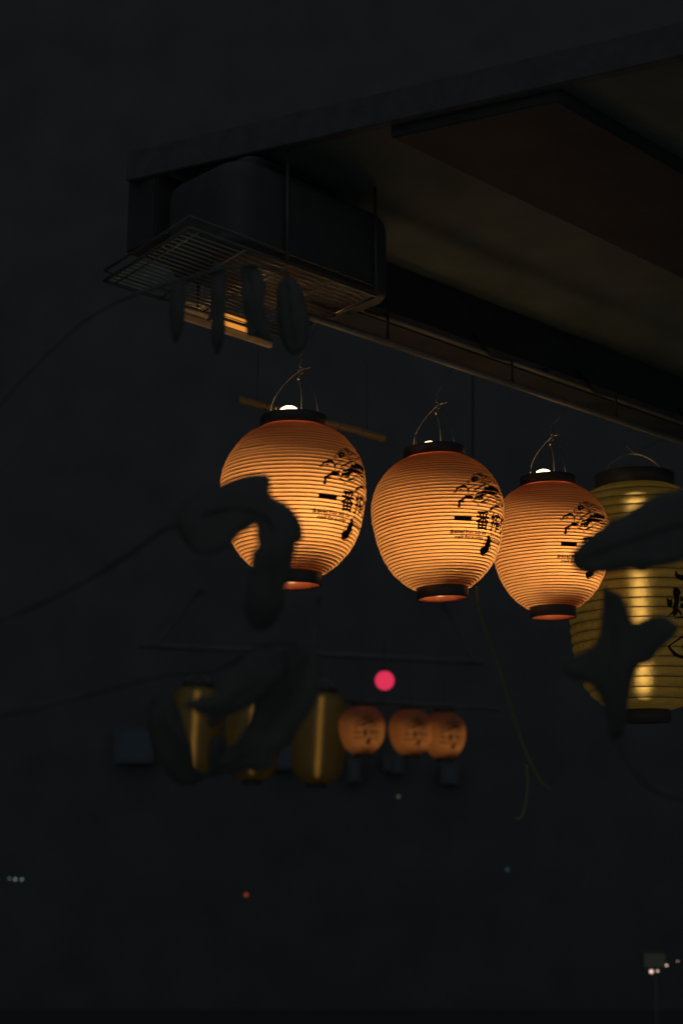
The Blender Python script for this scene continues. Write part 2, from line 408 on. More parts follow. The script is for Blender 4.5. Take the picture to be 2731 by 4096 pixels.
def coil_mesh():
    pts = []; n = 60; q = SEED[0]
    for i in range(NRIB * n + 1):
        u = i / n; phi = (u * 2 * math.pi) % (2 * math.pi) - math.pi
        s = ST * (u - 0.5) / NRIB       # grooves sit where u - phi/2pi is whole
        s = ST * (u - 0.5 - wob(phi, s)) / NRIB
        if s < 0.004 or s > ST - 0.004: continue
        z, r, nr, nz = prof_at(s)
        d = 0.0002 + 0.0022 * noise.noise(Vector((math.cos(phi) * 1.3 + q * 5, math.sin(phi) * 1.3, s * 9 + q))) * min(1, s / 0.03, (ST - s) / 0.03)
        rr = r + nr * d
        pts.append(Vector((rr * math.sin(phi), -rr * math.cos(phi), z + nz * d)))
    return MB().tube(pts, 0.0012, 6).mesh('wire_coil')
# matrix of the middle lantern, used to lay the print out on the paper
def lantern_matrix(px, py, depth, tilt=0.0, yaw=0.0, sxy=1.0, sz=1.0):
    mid = W(px, py, depth)
    R = Matrix.Rotation(R_(-tilt), 4, 'Y') @ Matrix.Rotation(R_(yaw), 4, 'Z') @ Matrix.Diagonal((sxy, sxy, sz, 1))
    return Matrix.Translation(mid - (R @ Vector((0, 0, ZB + HB / 2)))) @ R
LPOS = [(1174, 2005, 2.97, 0.3, 12, 1.0, 1.022), (1752, 2094, 3.27, 2.5, 0, 1.0, 1.002), (2200, 2189, 3.58, 0.5, -8, 0.985, 1.02)]
MAT2 = lantern_matrix(*LPOS[1]); INV2 = MAT2.inverted()
def unproj(x, y, inv=INV2, prof=None):
    o = inv @ CAM; d = (inv @ (CAM + ray(x, y)) - o)
    best = None; prev = None; t = (o.xy.length - 0.22) / d.xy.length; dt = 0.002 / d.xy.length
    for i in range(400):
        p = o + d * t
        if prof is None:
            zz = min(max(p.z, ZB), ZB + HB)
            r = prof_r(zz)
        else: r = prof(p.z)
        g = p.xy.length - r
        if best is None or g < best[0]: best = (g, p.copy())
        if g < 0: break
        t += dt
    p = best[1]
    return math.atan2(p.x, -p.y), p.z
def prof_r(z):
    for i in range(len(fine) - 1):
        if fine[i].x >= z >= fine[i+1].x:
            t = (fine[i].x - z) / max(1e-9, fine[i].x - fine[i+1].x); return fine[i].y + (fine[i+1].y - fine[i].y) * t
    return fine[0].y if z > fine[0].x else fine[-1].y
ZS = [(prof_at(ST * i / 600)[0], ST * i / 600) for i in range(601)]
def s_of_z(z):
    lo, hi = 0, 600
    while hi - lo > 1:
        md = (lo + hi) // 2
        if ZS[md][0] >= z: lo = md
        else: hi = md
    return ZS[lo][1] + (ZS[hi][1] - ZS[lo][1]) * (ZS[lo][0] - z) / max(1e-9, ZS[lo][0] - ZS[hi][0])
RM = 0.145
def flat(X, Y):                         # close-up pixel (6.031 per photo pixel) -> flat print coordinates (u right, v up) in metres
    phi, z = unproj(1780 + X / 6.031, 1870 + Y / 6.031)
    return Vector((phi * RM, -s_of_z(z)))
def wrap(me, off=0.0007):
    for v in me.vertices: v.co = surf(v.co.x / RM, -v.co.y, off)
    me.update()
def refine(bm, maxlen=0.0022):
    bmesh.ops.triangulate(bm, faces=bm.faces[:])
    for _ in range(7):
        e = [x for x in bm.edges if x.calc_length() > maxlen]
        if not e: break
        bmesh.ops.subdivide_edges(bm, edges=e, cuts=1); bmesh.ops.triangulate(bm, faces=bm.faces[:])
def add_poly(bm, pts):
    vs = [bm.verts.new((p[0], p[1], 0)) for p in pts]
    f = bm.faces.new(vs); f.normal_update()
    if f.normal.z < 0: f.normal_flip()
def add_stroke(bm, pts, w, taper=True):
    pts = catmull([Vector((p[0], p[1], 0)) for p in pts], 4) if len(pts) > 2 else [Vector((p[0], p[1], 0)) for p in pts]
    n = len(pts); prev = None
    for i, p in enumerate(pts):
        t = (pts[min(i+1, n-1)] - pts[max(i-1, 0)])
        if t.length < 1e-7: continue
        t.normalize(); q = Vector((-t.y, t.x, 0))
        ww = w / 2 * ((0.45 + 0.55 * math.sin(math.pi * (i + 0.5) / n)) if taper else 1)
        a, b = bm.verts.new(p + q * ww), bm.verts.new(p - q * ww)
        if prev: bm.faces.new((prev[0], a, b, prev[1]))
        prev = (a, b)
def finish(bm, name, off=0.0006):
    refine(bm); me = bpy.data.meshes.new(name); bm.to_mesh(me); bm.free()
    for p in me.polygons: p.use_smooth = True
    return me
def emblem_mesh():
    bm = bmesh.new()
    P = lambda L: [flat(x, y) for x, y in L]
    fills = [
        [(520,590),(508,545),(495,512),(470,492),(440,484),(400,488),(360,503),(320,518),(298,528),(270,548),(250,562),(243,540),(262,508),(285,492),(320,486),(345,468),(380,448),(420,436),(455,443),(490,468),(515,500),(530,528),(548,540),(532,572)],
        [(628,748),(590,742),(560,757),(530,762),(490,752),(450,767),(410,792),(380,812),(360,832),(350,862),(345,902),(330,908),(310,902),(306,860),(301,825),(320,798),(360,782),(390,762),(430,732),(465,702),(480,682),(520,690),(560,686),(600,703),(632,718)],
        [(605,250),(650,257),(690,243),(730,245),(755,270),(750,330),(715,347),(715,300),(695,280),(676,290),(680,312),(705,318),(700,338),(670,372),(640,382),(628,347),(600,322),(618,290)],
        [(905,505),(950,488),(1012,500),(1000,452),(1025,440),(1045,475),(1080,450),(1110,455),(1150,492),(1200,520),(1255,560),(1245,612),(1200,592),(1150,578),(1120,560),(1090,572),(1050,552),(1020,565),(990,545),(960,552),(940,535),(920,548)],
        [(715,650),(735,628),(780,622),(830,596),(860,580),(905,568),(950,580),(1000,588),(1080,602),(1150,618),(1215,640),(1200,668),(1150,655),(1120,664),(1070,645),(1020,655),(980,634),(940,640),(900,625),(870,645),(820,640),(790,660),(750,652),(728,670)],
        [(684,728),(705,702),(745,703),(790,680),(830,662),(880,650),(962,658),(955,680),(915,678),(895,700),(862,705),(855,740),(815,735),(790,752),(745,738),(720,752),(692,748)],
        [(765,780),(800,762),(825,752),(870,718),(885,740),(850,770),(820,786),(785,794)],
        [(1178,908),(1220,922),(1262,935),(1240,962),(1195,968),(1130,975),(1105,998),(1075,1030),(1040,1042),(1028,1022),(1058,1002),(1075,965),(1118,952),(1168,942)],
        [(1150,690),(1200,700),(1260,720),(1250,745),(1200,735),(1160,720)],
        [(1185,775),(1230,790),(1225,810),(1190,800)],
        [(1295,925),(1330,905),(1352,895),(1355,945),(1330,955)],
        [(290,935),(312,908),(330,925),(325,960),(312,968)],
    ]
    for f in fills:
        q = P(f); add_poly(bm, q); add_stroke(bm, q + q[:1], 0.0011, False)
    T = 0.0018
    strokes = [
        [(250,550),(210,575),(185,600),(200,610),(255,598),(270,565)], [(215,580),(240,588)], [(335,530),(360,540),(390,556)], [(325,545),(345,552),(372,562)],
        [(308,900),(288,930),(315,968),(345,945),(355,915),(345,900)],
        [(600,312),(560,318),(532,335),(525,362),(490,368),(502,385),(520,402),(535,438)], [(490,370),(530,385),(580,395)],
        [(535,438),(580,430),(640,432),(700,428),(760,440)],
        [(640,212),(655,232),(672,225),(668,205),(650,205)], [(650,195),(690,182),(725,192)], [(720,188),(750,160),(790,166),(850,162)], [(735,200),(790,178),(850,186),(905,182)],
        [(700,215),(760,195),(830,215),(900,205),(980,215)], [(760,240),(800,215),(840,240),(880,220),(930,240),(980,222),(1040,240)],
        [(770,268),(830,250),(900,268),(960,250),(1030,272),(1090,262)], [(760,300),(790,285),(815,310),(790,318),(770,305)], [(820,300),(850,285),(880,300),(850,312)],
        [(890,300),(940,285),(990,310),(1050,300),(1120,325)], [(760,340),(820,325),(880,345),(950,335),(1020,352),(1100,345),(1160,372)], [(780,370),(840,358),(900,378),(980,372)], [(870,385),(930,400),(980,412),(1030,380),(1080,370)],
        [(800,400),(850,392),(900,405)], [(1100,300),(1150,330),(1200,380),(1240,420)], [(1080,330),(1140,370),(1190,430)], [(1160,340),(1210,390),(1250,450)],
        [(750,446),(680,460),(612,482),(560,520),(542,560),(526,600),(545,640),(556,682),(602,692)],
        [(600,640),(620,665),(650,655)], [(590,655),(612,680),(640,678)], [(660,610),(640,660),(650,700)], [(665,605),(720,580),(780,575)],
        [(582,757),(620,802),(662,832),(742,860),(832,850),(902,845),(962,852),(1022,822),(1062,792)], [(742,872),(762,906),(802,906)], [(660,790),(690,820),(730,838)], [(820,830),(880,812),(940,790),(1000,740),(1060,700)],
        [(830,842),(900,822),(960,800),(1010,770)], [(640,700),(632,740),(650,768),(700,782),(770,776)], [(1062,792),(1110,850),(1150,850),(1182,815)], [(1180,905),(1190,865),(1180,830)], [(1190,870),(1230,900),(1270,915)],
        [(1040,1042),(1025,1078),(1060,1086),(1086,1055),(1080,1030)], [(1090,1010),(1120,1000),(1150,1005)], [(1085,1030),(1110,1022)], [(1230,965),(1260,975),(1300,968)],
        [(1060,690),(1110,680),(1150,700),(1130,740)], [(1050,720),(1100,722),(1140,760)], [(1260,620),(1300,660),(1340,700)], [(1220,680),(1270,720),(1320,745)], [(1240,740),(1290,790),(1330,800)],
        [(1240,820),(1290,860),(1340,880)], [(1270,560),(1310,600),(1345,650)], [(1280,600),(1310,640),(1330,690)], [(1180,470),(1230,500),(1280,540)], [(1200,440),(1250,480),(1300,530)],
        [(900,450),(960,420),(1000,430)], [(380,810),(410,822),(440,800)], [(370,840),(410,850),(440,838),(468,830)], [(400,830),(430,828)],
    ]
    for s in strokes: add_stroke(bm, P(s), T)
    for i in range(13):                 # hatching on throat and chest
        x = 560 + i * 14; add_stroke(bm, P([(x, 432), (x - 6, 418 + (i % 3) * 3)]), T * 0.8)
    for i in range(14):
        x = 660 + i * 17; y = 590 - i * 9; add_stroke(bm, P([(x, y), (x + 14, y - 40), (x + 20, y - 55)]), T * 0.9)
    for i in range(8):
        x = 820 + i * 16; add_stroke(bm, P([(x, 470 - i * 4), (x + 14, 440 - i * 5)]), T * 0.9)
    for i in range(7):
        x = 640 + i * 18; add_stroke(bm, P([(x, 800 + i * 6), (x + 8, 826 + i * 5)]), T * 0.8)
    for i in range(9):
        x = 900 + i * 18; add_stroke(bm, P([(x, 800 - i * 6), (x + 10, 835 - i * 6)]), T * 0.7)
    return finish(bm, 'beast_emblem')
def text_bm(txt, width=None, height=None, at=(0, 0), bold=0.0, shear=0.0, tight=True):
    cu = bpy.data.curves.new('t', 'FONT'); cu.body = txt; cu.size = 1; cu.offset = bold; cu.resolution_u = 4; cu.shear = shear
    cu.fill_mode = 'FRONT'
    o = bpy.data.objects.new('t', cu); C.objects.link(o)
    dg = bpy.context.evaluated_depsgraph_get(); me = bpy.data.meshes.new_from_object(o.evaluated_get(dg))
    xs = [v.co.x for v in me.vertices]; ys = [v.co.y for v in me.vertices]
    x0, x1, y0, y1 = min(xs), max(xs), min(ys), max(ys)
    sx = width / (x1 - x0); sy = height / (y1 - y0) if height else sx
    bm = bmesh.new(); bm.from_mesh(me)
    for v in bm.verts: v.co = Vector((at[0] + (v.co.x - x0) * sx, at[1] + (v.co.y - y0) * sy, 0))
    bpy.data.objects.remove(o); bpy.data.curves.remove(cu); bpy.data.meshes.remove(me)
    return bm
def join_bm(bms):
    out = bmesh.new()
    for b in bms:
        me = bpy.data.meshes.new('x'); b.to_mesh(me); b.free(); out.from_mesh(me); bpy.data.meshes.remove(me)
    return out
def brand_mesh():
    a, b = flat(690, 1490), flat(1050, 1065)
    wch, hch = b.x - a.x, b.y - a.y
    wch = max(wch, hch * 0.86)
    parts = []
    bm = bmesh.new(); add_poly(bm, [flat(x, y) for x, y in ((205,1175),(300,1180),(420,1184),(520,1188),(625,1192),(602,1240),(620,1297),(520,1291),(400,1285),(300,1281),(195,1275),(212,1225))])
    parts.append(bm)
    g = wch * 0.10
    parts.append(text_bm('番', wch, hch, (a.x, a.y), 0.027))
    parts.append(text_bm('搾', wch, hch, (a.x + wch + g, a.y), 0.022))
    parts.append(text_bm('り', wch * 0.72, hch * 0.95, (a.x + 2 * (wch + g), a.y), 0.03))
    return finish(join_bm(parts), 'brand_lettering')
def caption_mesh():
    p0, p1 = flat(105, 1595), flat(945, 1672)
    q0, q1 = flat(200, 1718), flat(875, 1795)
    h = 0.0108
    parts = [text_bm('Brewed from only the', p1.x - p0.x, h, (p0.x, p0.y - 0.002), 0.034, 0.28), text_bm('malt for a crisp,', q1.x - q0.x, h, (q0.x, q0.y - 0.002), 0.034, 0.28)]
    wa = p1.x - p0.x
    parts.append(text_bm('first press of the', wa * 0.82, h, (p1.x + wa * 0.17, p0.y - 0.002), 0.034, 0.28))
    parts.append(text_bm('delicious taste.', wa * 0.72, h, (p1.x + wa * 0.15, q0.y - 0.002), 0.034, 0.28))
    return finish(join_bm(parts), 'caption_lettering')
def drop_mesh():
    bm = bmesh.new()
    add_poly(bm, [flat(x, y) for x, y in ((1022,1615),(1050,1650),(1062,1700),(1066,1780),(1066,1850),(1050,1900),(1025,1930),(1012,1990),(1000,2040),(940,2075),(900,2095),(920,2115),(950,2112),(900,2132),(850,2112),(815,2050),(810,1990),(840,1935),(880,1925),(920,1885),(935,1840),(960,1790),(990,1720),(1000,1660))])
    add_stroke(bm, [flat(x, y) for x, y in ((1015,1640),(975,1700),(940,1760),(900,1840),(860,1895),(825,1960))], 0.0022)
    add_stroke(bm, [flat(x, y) for x, y in ((1060,1860),(1062,1940),(1035,2020),(985,2080),(930,2112))], 0.0022)
    return finish(bm, 'drop_mark')

ZT = ZB + HB
LR = 0.0700; BR = 0.0575
MESH = dict(
    lid=MB().lathe([(ZT + 0.0026, LR), (ZT + 0.003, LR + 0.0012), (ZT + 0.024, LR + 0.0012), (ZT + 0.0265, LR + 0.0005), (ZT + 0.0265, LR - 0.003), (ZT + 0.0026, LR - 0.003)], 96, True).mesh('lid_ring'),
    trim=MB().lathe([(ZT - 0.0006, LR + 0.0012), (ZT + 0.0028, LR + 0.0008)], 96).mesh('trim_band'),
    ring=MB().lathe([(0.0, BR), (0.0008, BR + 0.0008), (0.0255, BR + 0.0008), (0.0265, BR), (0.0265, BR - 0.0012), (0.0, BR - 0.0012)], 96, True).mesh('base_ring'),
    lining=MB().lathe([(0.0006, BR - 0.0014), (0.027, BR - 0.0014), (0.027, BR - 0.0034), (0.006, BR - 0.0030), (0.0006, BR - 0.0034)], 96, True).mesh('ring_lining'),
    bulb=MB().lathe([(0.122, 0.0005), (0.124, 0.011), (0.131, 0.020), (0.142, 0.0255), (0.155, 0.026), (0.168, 0.021), (0.178, 0.0135), (0.184, 0.0125)], 32).mesh('bulb'),
    socket=MB().lathe([(0.183, 0.0130), (0.186, 0.017), (0.232, 0.019), (0.236, 0.010)], 32).mesh('socket'),
    shade=MB().lathe([(0.205, 0.0195), (0.203, 0.030), (0.193, 0.051), (0.1915, 0.0512), (0.201, 0.030), (0.203, 0.0195)], 40, True).mesh('added_top_blocker'),  # unseen opaque cone, added to darken the top of the paper
    cup=MB().lathe([(0.100, 0.0005), (0.101, 0.018), (0.105, 0.0255), (0.104, 0.026), (0.099, 0.019), (0.098, 0.0005)], 40).mesh('added_low_blocker'),  # unseen opaque dish under the bulb, added to dim the lower paper
)
PRINT = dict(emblem=emblem_mesh(), brand=brand_mesh(), caption=caption_mesh(), drop=drop_mesh())
def make_paper(seed):                   # one lantern skin: body, coil and the print wrapped over its ribs
    SEED[0] = seed; d = dict(body=body_mesh(), coil=coil_mesh())
    for k, me in PRINT.items(): d[k] = me.copy(); wrap(d[k])
    return d
SKINS = [make_paper(q) for q in (0.0, 1.37, 2.71)]
MESH['bulb'].materials.append(M['bulb'])
MESH['bulb_far'] = MESH['bulb'].copy(); MESH['bulb_far'].materials[0] = M['bulb_far']
def bulbmesh(small): return MESH['bulb_far'] if small else MESH['bulb']
def lantern_parts(root, capz, capw, small=False, skin=0):
    K = SKINS[skin]
    obj('body', K['body'], M['paper'], root)
    obj('wire_coil', K['coil'], M['wire'], root)
    obj('lid_ring', MESH['lid'], M['plastic'], root)
    obj('trim_band', MESH['trim'], M['trim'], root)
    rg = obj('base_ring', MESH['ring'], M['plastic'], root)
    obj('ring_lining', MESH['lining'], M['ringin'], rg)
    obj('beast_emblem', K['emblem'], M['ink'], root)
    obj('brand_lettering', K['brand'], M['ink'], root)
    obj('caption_lettering', K['caption'], M['ink'], root)
    obj('drop_mark', K['drop'], M['ink'], root)
    yw = root.matrix_world.to_euler().z; off = Matrix.Rotation(-yw, 3, 'Z') @ Vector((0.022, -0.040, 0))
    b = obj('bulb', bulbmesh(small), None, root); b.location = off
    obj('socket', MESH['socket'], M['plastic'], b)
    obj('added_top_blocker', MESH['shade'], M['plastic'], b)
    obj('added_low_blocker', MESH['cup'], M['plastic'], b)
    top = ZT + 0.0265
    # frosted lamp head that stands up through the open lid
    if capw:
        pf = [(top - 0.020, 0.012), (top - 0.004, capw * 0.8)] + [(top - 0.004 + (capz + 0.004) * math.sin(a), capw * math.cos(a)) for a in [math.pi / 2 * k / 8 for k in range(8)]] + [(top + capz, 0.0004)]
        mb = MB().lathe(pf, 32); c = obj('lamp_head', mb.mesh('lamp_head'), M['cap'], root); c.location = (-0.010, 0, 0)
        # spider wires carrying the lamp head in the lid opening
        for k in range(3):
            a = 2 * math.pi * k / 3 + 0.5
            MB().tube([Vector((0.01 * math.cos(a), 0.01 * math.sin(a), top - 0.018)), Vector(((LR - 0.003) * math.cos(a), (LR - 0.003) * math.sin(a), top - 0.014))], 0.0012, 6).build('support_wire', M['steel'], root)
    # wire bail, hook eye, lamp cord
    ba = R_(-33); bx, by = math.cos(ba), math.sin(ba)
    pts = [(-1, -0.012), (-1.0, 0.012), (-0.93, 0.040), (-0.72, 0.066), (-0.40, 0.088), (-0.14, 0.099), (0.0, 0.101), (0.15, 0.098), (0.42, 0.082), (0.70, 0.058), (0.90, 0.030), (0.99, 0.006), (1.0, -0.012)]
    P3 = [Vector((bx * LR * 0.78 * q + 0.014 * (1 - q * q), by * LR * 0.78 * q, top + h)) for q, h in pts]
    if not small:
        MB().tube(catmull(P3, 5), 0.0011, 8).build('bail', M['steel'], root)
        e = P3[6]
        hook = [e + Vector((0, 0, -0.006)) + Vector((0.006 * math.sin(a), 0, 0.006 - 0.008 * math.cos(a) + 0.003)) for a in [k * 0.45 for k in range(9)]]
        hk = MB().tube(hook + [e + Vector((0.004, 0.0, 0.026)), e + Vector((-0.002, 0, 0.030))], 0.0013, 8).build('hook', M['steel'], root)
        MB().tube(catmull([e + Vector((-0.004, 0.002, 0.003)), e + Vector((0.006, 0, 0.007)), e + Vector((0.016, -0.002, 0.009)), e + Vector((0.022, 0.0, 0.013))], 4), 0.0021, 8).build('hook_tip', M['steel'], hk)
        MB().lathe([(-0.004, 0.0008), (-0.002, 0.0032), (0.0, 0.004), (0.002, 0.0032), (0.004, 0.0008)], 12).build('swivel_bead', M['steel'], root).location = e + Vector((-0.004, 0, -0.014))
        MB().tube(catmull([e + Vector((-0.003, 0, -0.016)), e + Vector((0.003, 0, -0.045)), Vector((0.018, 0.01, top - 0.006))], 5), 0.0013, 6).build('lamp_cord', M['cord'], root)
        MB().tube([Vector((-LR * 0.62, -LR * 0.4, top - 0.01)), Vector((-LR * 0.62, -LR * 0.4, top + 0.028))], 0.0010, 6).build('pin', M['steel'], root)
        return e
labels = ['largest glowing orange paper lantern, half hidden behind a leaf', 'middle glowing orange beer lantern with its whole print showing', 'glowing orange beer lantern behind the pointed leaf on the right']
for sk, ((px, py, dp, tl, yaw, sxy, sz), lb, (cz, cw)) in enumerate(zip(LPOS, labels, ((0.0252, 0.028), (0.0188, 0.026), (0.0215, 0.028)))):
    r = thing('paper_lantern', (0, 0, 0), lb, 'lantern', 'beer lanterns hung in the front row')
    r.matrix_world = lantern_matrix(px, py, dp, tl, yaw, sxy, sz)
    e = lantern_parts(r, cz, cw, False, sk)
    Mw = lantern_matrix(px, py, dp, tl, yaw, sxy, sz); p = Mw @ (e + Vector((-0.002, 0, 0.030)))
    a = (p - ROW0).dot(DV); q = Mw.inverted() @ RW(a, -0.066, 2.632)
    MB().tube([e + Vector((-0.002, 0, 0.029)), q], 0.0009, 6).build('hanging_wire', M['cord'], r)

# ================================================================== TALL VINYL LANTERNS
VZ = [(0.0, 0.068), (0.012, 0.100), (0.035, 0.130), (0.07, 0.155), (0.12, 0.173), (0.19, 0.183), (0.28, 0.187), (0.38, 0.187), (0.46, 0.182), (0.52, 0.172), (0.565, 0.155), (0.595, 0.132), (0.612, 0.108)]
vf = catmull([Vector((z, r, 0)) for z, r in VZ], 10)
def v_r(z):
    z = max(vf[0].x, min(vf[-1].x, z))
    for i in range(len(vf) - 1):
        if vf[i].x <= z <= vf[i+1].x: return vf[i].y + (vf[i+1].y - vf[i].y) * (z - vf[i].x) / max(1e-9, vf[i+1].x - vf[i].x)
    return vf[-1].y
VH = 0.612; NV_ = 24
def v_surf(phi, z, off=0.0):
    u = NV_ * z / VH + 0.04 * noise.noise(Vector((math.cos(phi), math.sin(phi), z * 9)))
    r = v_r(z) + 0.0058 * abs(math.sin(math.pi * u)) ** 0.7 * min(1, z / 0.01, (VH - z) / 0.01)
    r += 0.0016 * noise.noise(Vector((math.cos(phi) * 4, math.sin(phi) * 4, z * 22))) + off
    return Vector((r * math.sin(phi), -r * math.cos(phi), z))
def vinyl_body():
    nth, ns = 144, NV_ * 8
    v = [v_surf(2 * math.pi * j / nth, VH * i / ns) for i in range(ns + 1) for j in range(nth)]
    f = [(i*nth+j, (i+1)*nth+j, (i+1)*nth+(j+1) % nth, i*nth+(j+1) % nth) for i in range(ns) for j in range(nth)]
    return mesh('body', v, f)
def vinyl_hoops():
    mb = MB()
    for k in range(1, NV_):
        z = VH * k / NV_
        pts = []
        for j in range(73):
            ph = 2 * math.pi * j / 72
            zz = z - VH / NV_ * 0.04 * noise.noise(Vector((math.cos(ph), math.sin(ph), z * 9)))
            pts.append(v_surf(ph, zz, 0.0002))
        mb.tube(pts, 0.0017, 5, cap=False)
    return mb.mesh('wire_hoops')
VM = dict(body=vinyl_body(), hoops=vinyl_hoops(),
    lid=MB().lathe([(0.610, 0.106), (0.613, 0.1095), (0.650, 0.1095), (0.652, 0.108), (0.652, 0.104), (0.610, 0.104)], 72, True).mesh('lid_ring'),
    ring=MB().lathe([(-0.032, 0.0685), (-0.030, 0.0695), (0.001, 0.0695), (0.002, 0.068), (0.002, 0.066), (-0.032, 0.066)], 72, True).mesh('base_ring'))
def vinyl_matrix(px, py, dp, tilt=0, yaw=0, s=1.0):
    mid = W(px, py, dp)
    R = Matrix.Rotation(R_(-tilt), 4, 'Y') @ Matrix.Rotation(R_(yaw), 4, 'Z') @ Matrix.Scale(s, 4)
    return Matrix.Translation(mid - (R @ Vector((0, 0, VH / 2)))) @ R
VM['tube'] = MB().lathe([(0.02, 0.004), (0.024, 0.0145), (0.05, 0.016), (0.55, 0.016), (0.585, 0.022), (0.60, 0.024), (0.606, 0.012)], 24).mesh('light_tube')
VM['tube'].materials.append(M['tube']); VM['tube_far'] = VM['tube'].copy(); VM['tube_far'].materials[0] = M['tube_far']
def vinyl_parts(r, far=True):
    obj('light_tube', VM['tube_far' if far else 'tube'], None, r)
    b = obj('body', VM['body'], M['vinyl'], r); obj('wire_hoops', VM['hoops'], M['vwire'], r)
    obj('lid_ring', VM['lid'], M['plastic'], r); obj('base_ring', VM['ring'], M['plastic'], r)
    MB().tube(catmull([Vector((-0.09, 0, 0.645)), Vector((-0.06, 0, 0.69)), Vector((0, 0, 0.715)), Vector((0.06, 0, 0.69)), Vector((0.09, 0, 0.645))], 5), 0.0014, 6).build('bail', M['steel'], r)
VMX = vinyl_matrix(2556, 2392, 3.9, 0, 0, 1.0)
vl = thing('vinyl_lantern', (0, 0, 0), 'tall glossy yellow vinyl lantern cut by the right edge of the picture', 'lantern', 'tall yellow vinyl lanterns')
vl.matrix_world = VMX; vinyl_parts(vl, False)
# brush lettering and a painted crab on its right side
VINV = VMX.inverted(); RV = 0.185
def vflat(x, y):
    ph, z = unproj(x, y, VINV, lambda z: v_r(z) + 0.002); return Vector((ph * RV, z))
def vfinish(bm, name):
    refine(bm, 0.006); me = bpy.data.meshes.new(name); bm.to_mesh(me); bm.free()
    for v in me.vertices: v.co = v_surf(v.co.x / RV, v.co.y, 0.0010)
    me.update(); return me
bm = bmesh.new()
Z2 = lambda L: [vflat(2600 + x / 4.276, 2200 + y / 4.276) for x, y in L]
for f in ([(395,380),(415,365),(432,370),(440,405),(470,422),(520,430),(600,432),(640,440),(620,490),(560,522),(490,520),(440,495),(405,440)],
          [(385,650),(430,645),(470,665),(498,720),(500,745),(488,770),(478,850),(465,930),(455,1000),(490,1040),(522,1090),(520,1110),(500,1120),(470,1090),(450,1062),(440,1100),(415,1135),(385,1120),(360,1100),(300,1130),(260,1160),(330,1080),(362,1050),(375,960),(388,860),(385,785),(365,765),(358,735),(366,690)],
          [(262,830),(275,825),(330,865),(345,830),(355,825),(352,880),(365,905),(362,970),(345,990),(325,985),(285,950),(262,900)],
          [(485,885),(495,800),(505,788),(525,795),(552,850),(540,875),(510,882),(478,905)],
          [(490,920),(560,905),(555,990),(540,1010),(520,1000),(500,960)],
          [(385,1165),(470,1150),(560,1128),(640,1110),(640,1150),(560,1165),(470,1175),(395,1182)]):
    add_poly(bm, Z2(f))
# the rest of the character, right of the picture's edge
e0 = vflat(2731, 2470); e1 = vflat(2728, 2360)
bm2 = text_bm('戸', 0.045, 0.075, (e0.x + 0.004, e0.y), 0.03)
obj('brush_lettering', vfinish(join_bm([bm, bm2]), 'brush_lettering'), M['ink'], vl)
bm = bmesh.new()
add_stroke(bm, Z2([(555,1475),(480,1520),(400,1570),(330,1625),(305,1655)]), 0.0050, False)
add_stroke(bm, Z2([(300,1640),(330,1700),(380,1760),(440,1800),(520,1830),(600,1850)]), 0.0085, False)
c0 = Z2([(655, 1650)])[0]
add_stroke(bm, [c0 + Vector((0.022 * math.cos(a), 0.026 * math.sin(a))) for a in [math.pi * (0.55 + 1.0 * k / 10) for k in range(11)]], 0.0040, False)
obj('crab_outline', vfinish(bm, 'crab_outline'), M['ink'], vl)
bm = bmesh.new(); add_poly(bm, [c0 + Vector((0.020 * math.cos(a), 0.024 * math.sin(a))) for a in [2 * math.pi * k / 24 for k in range(24)]])
obj('crab_shell', vfinish(bm, 'crab_shell'), M['redink'], vl)
e = VMX @ Vector((0, 0, 0.716)); a = (e - ROW0).dot(DV)
MB().tube([VINV @ e, VINV @ RW(a, -0.066, 2.632)], 0.0012, 6).build('hanging_wire', M['cord'], vl)
MB().tube([VINV @ (e + Vector((-0.03, 0, 0.03))), VINV @ (e + Vector((0.0, 0, 0.004))), VINV @ (e + Vector((0.03, 0, 0.012)))], 0.0018, 6).build('hook', M['steel'], vl)

# ================================================================== LANTERNS of the stall across the way
FL = [(1447, 2922, 9.55, 0, -30, 1.03, 1.03), (1642, 2930, 9.75, 0, -28, 1.0, 1.0), (1775, 2942, 9.95, 0, -24, 1.02, 1.03)]
flab = ['far blurred orange lantern nearest the tall yellow lanterns', 'far blurred orange lantern between two others', 'far blurred orange lantern at the right end of its row']
for (px, py, dp, tl, yaw, sxy, sz), lb in zip(FL, flab):
    r = thing('paper_lantern', (0, 0, 0), lb, 'lantern', 'far beer lanterns across the way')
    r.matrix_world = lantern_matrix(px, py, dp, tl, yaw, sxy, sz)
    lantern_parts(r, 0.02, 0, True, FL.index((px, py, dp, tl, yaw, sxy, sz)))
    MB().tube([Vector((0, 0, ZT + 0.0)), Vector((0, 0, ZT + 0.26))], 0.003, 6).build('hanging_wire', M['cord'], r)
FV = [(778, 2925, 10.3, -3, 0, 1.03), (1010, 2940, 10.2, 0, 0, 1.03), (1276, 2952, 10.1, -3, 0, 1.03)]
vlab = ['far yellow vinyl lantern at the left, cut by leaves', 'far yellow vinyl lantern mostly covered by a slanting leaf', 'far yellow vinyl lantern with a bright vertical glint, beside orange lanterns']
for (px, py, dp, tl, yaw, s), lb in zip(FV, vlab):
    r = thing('vinyl_lantern', (0, 0, 0), lb, 'lantern', 'tall yellow vinyl lanterns')
    r.matrix_world = vinyl_matrix(px, py, dp, tl, yaw, s); vinyl_parts(r)

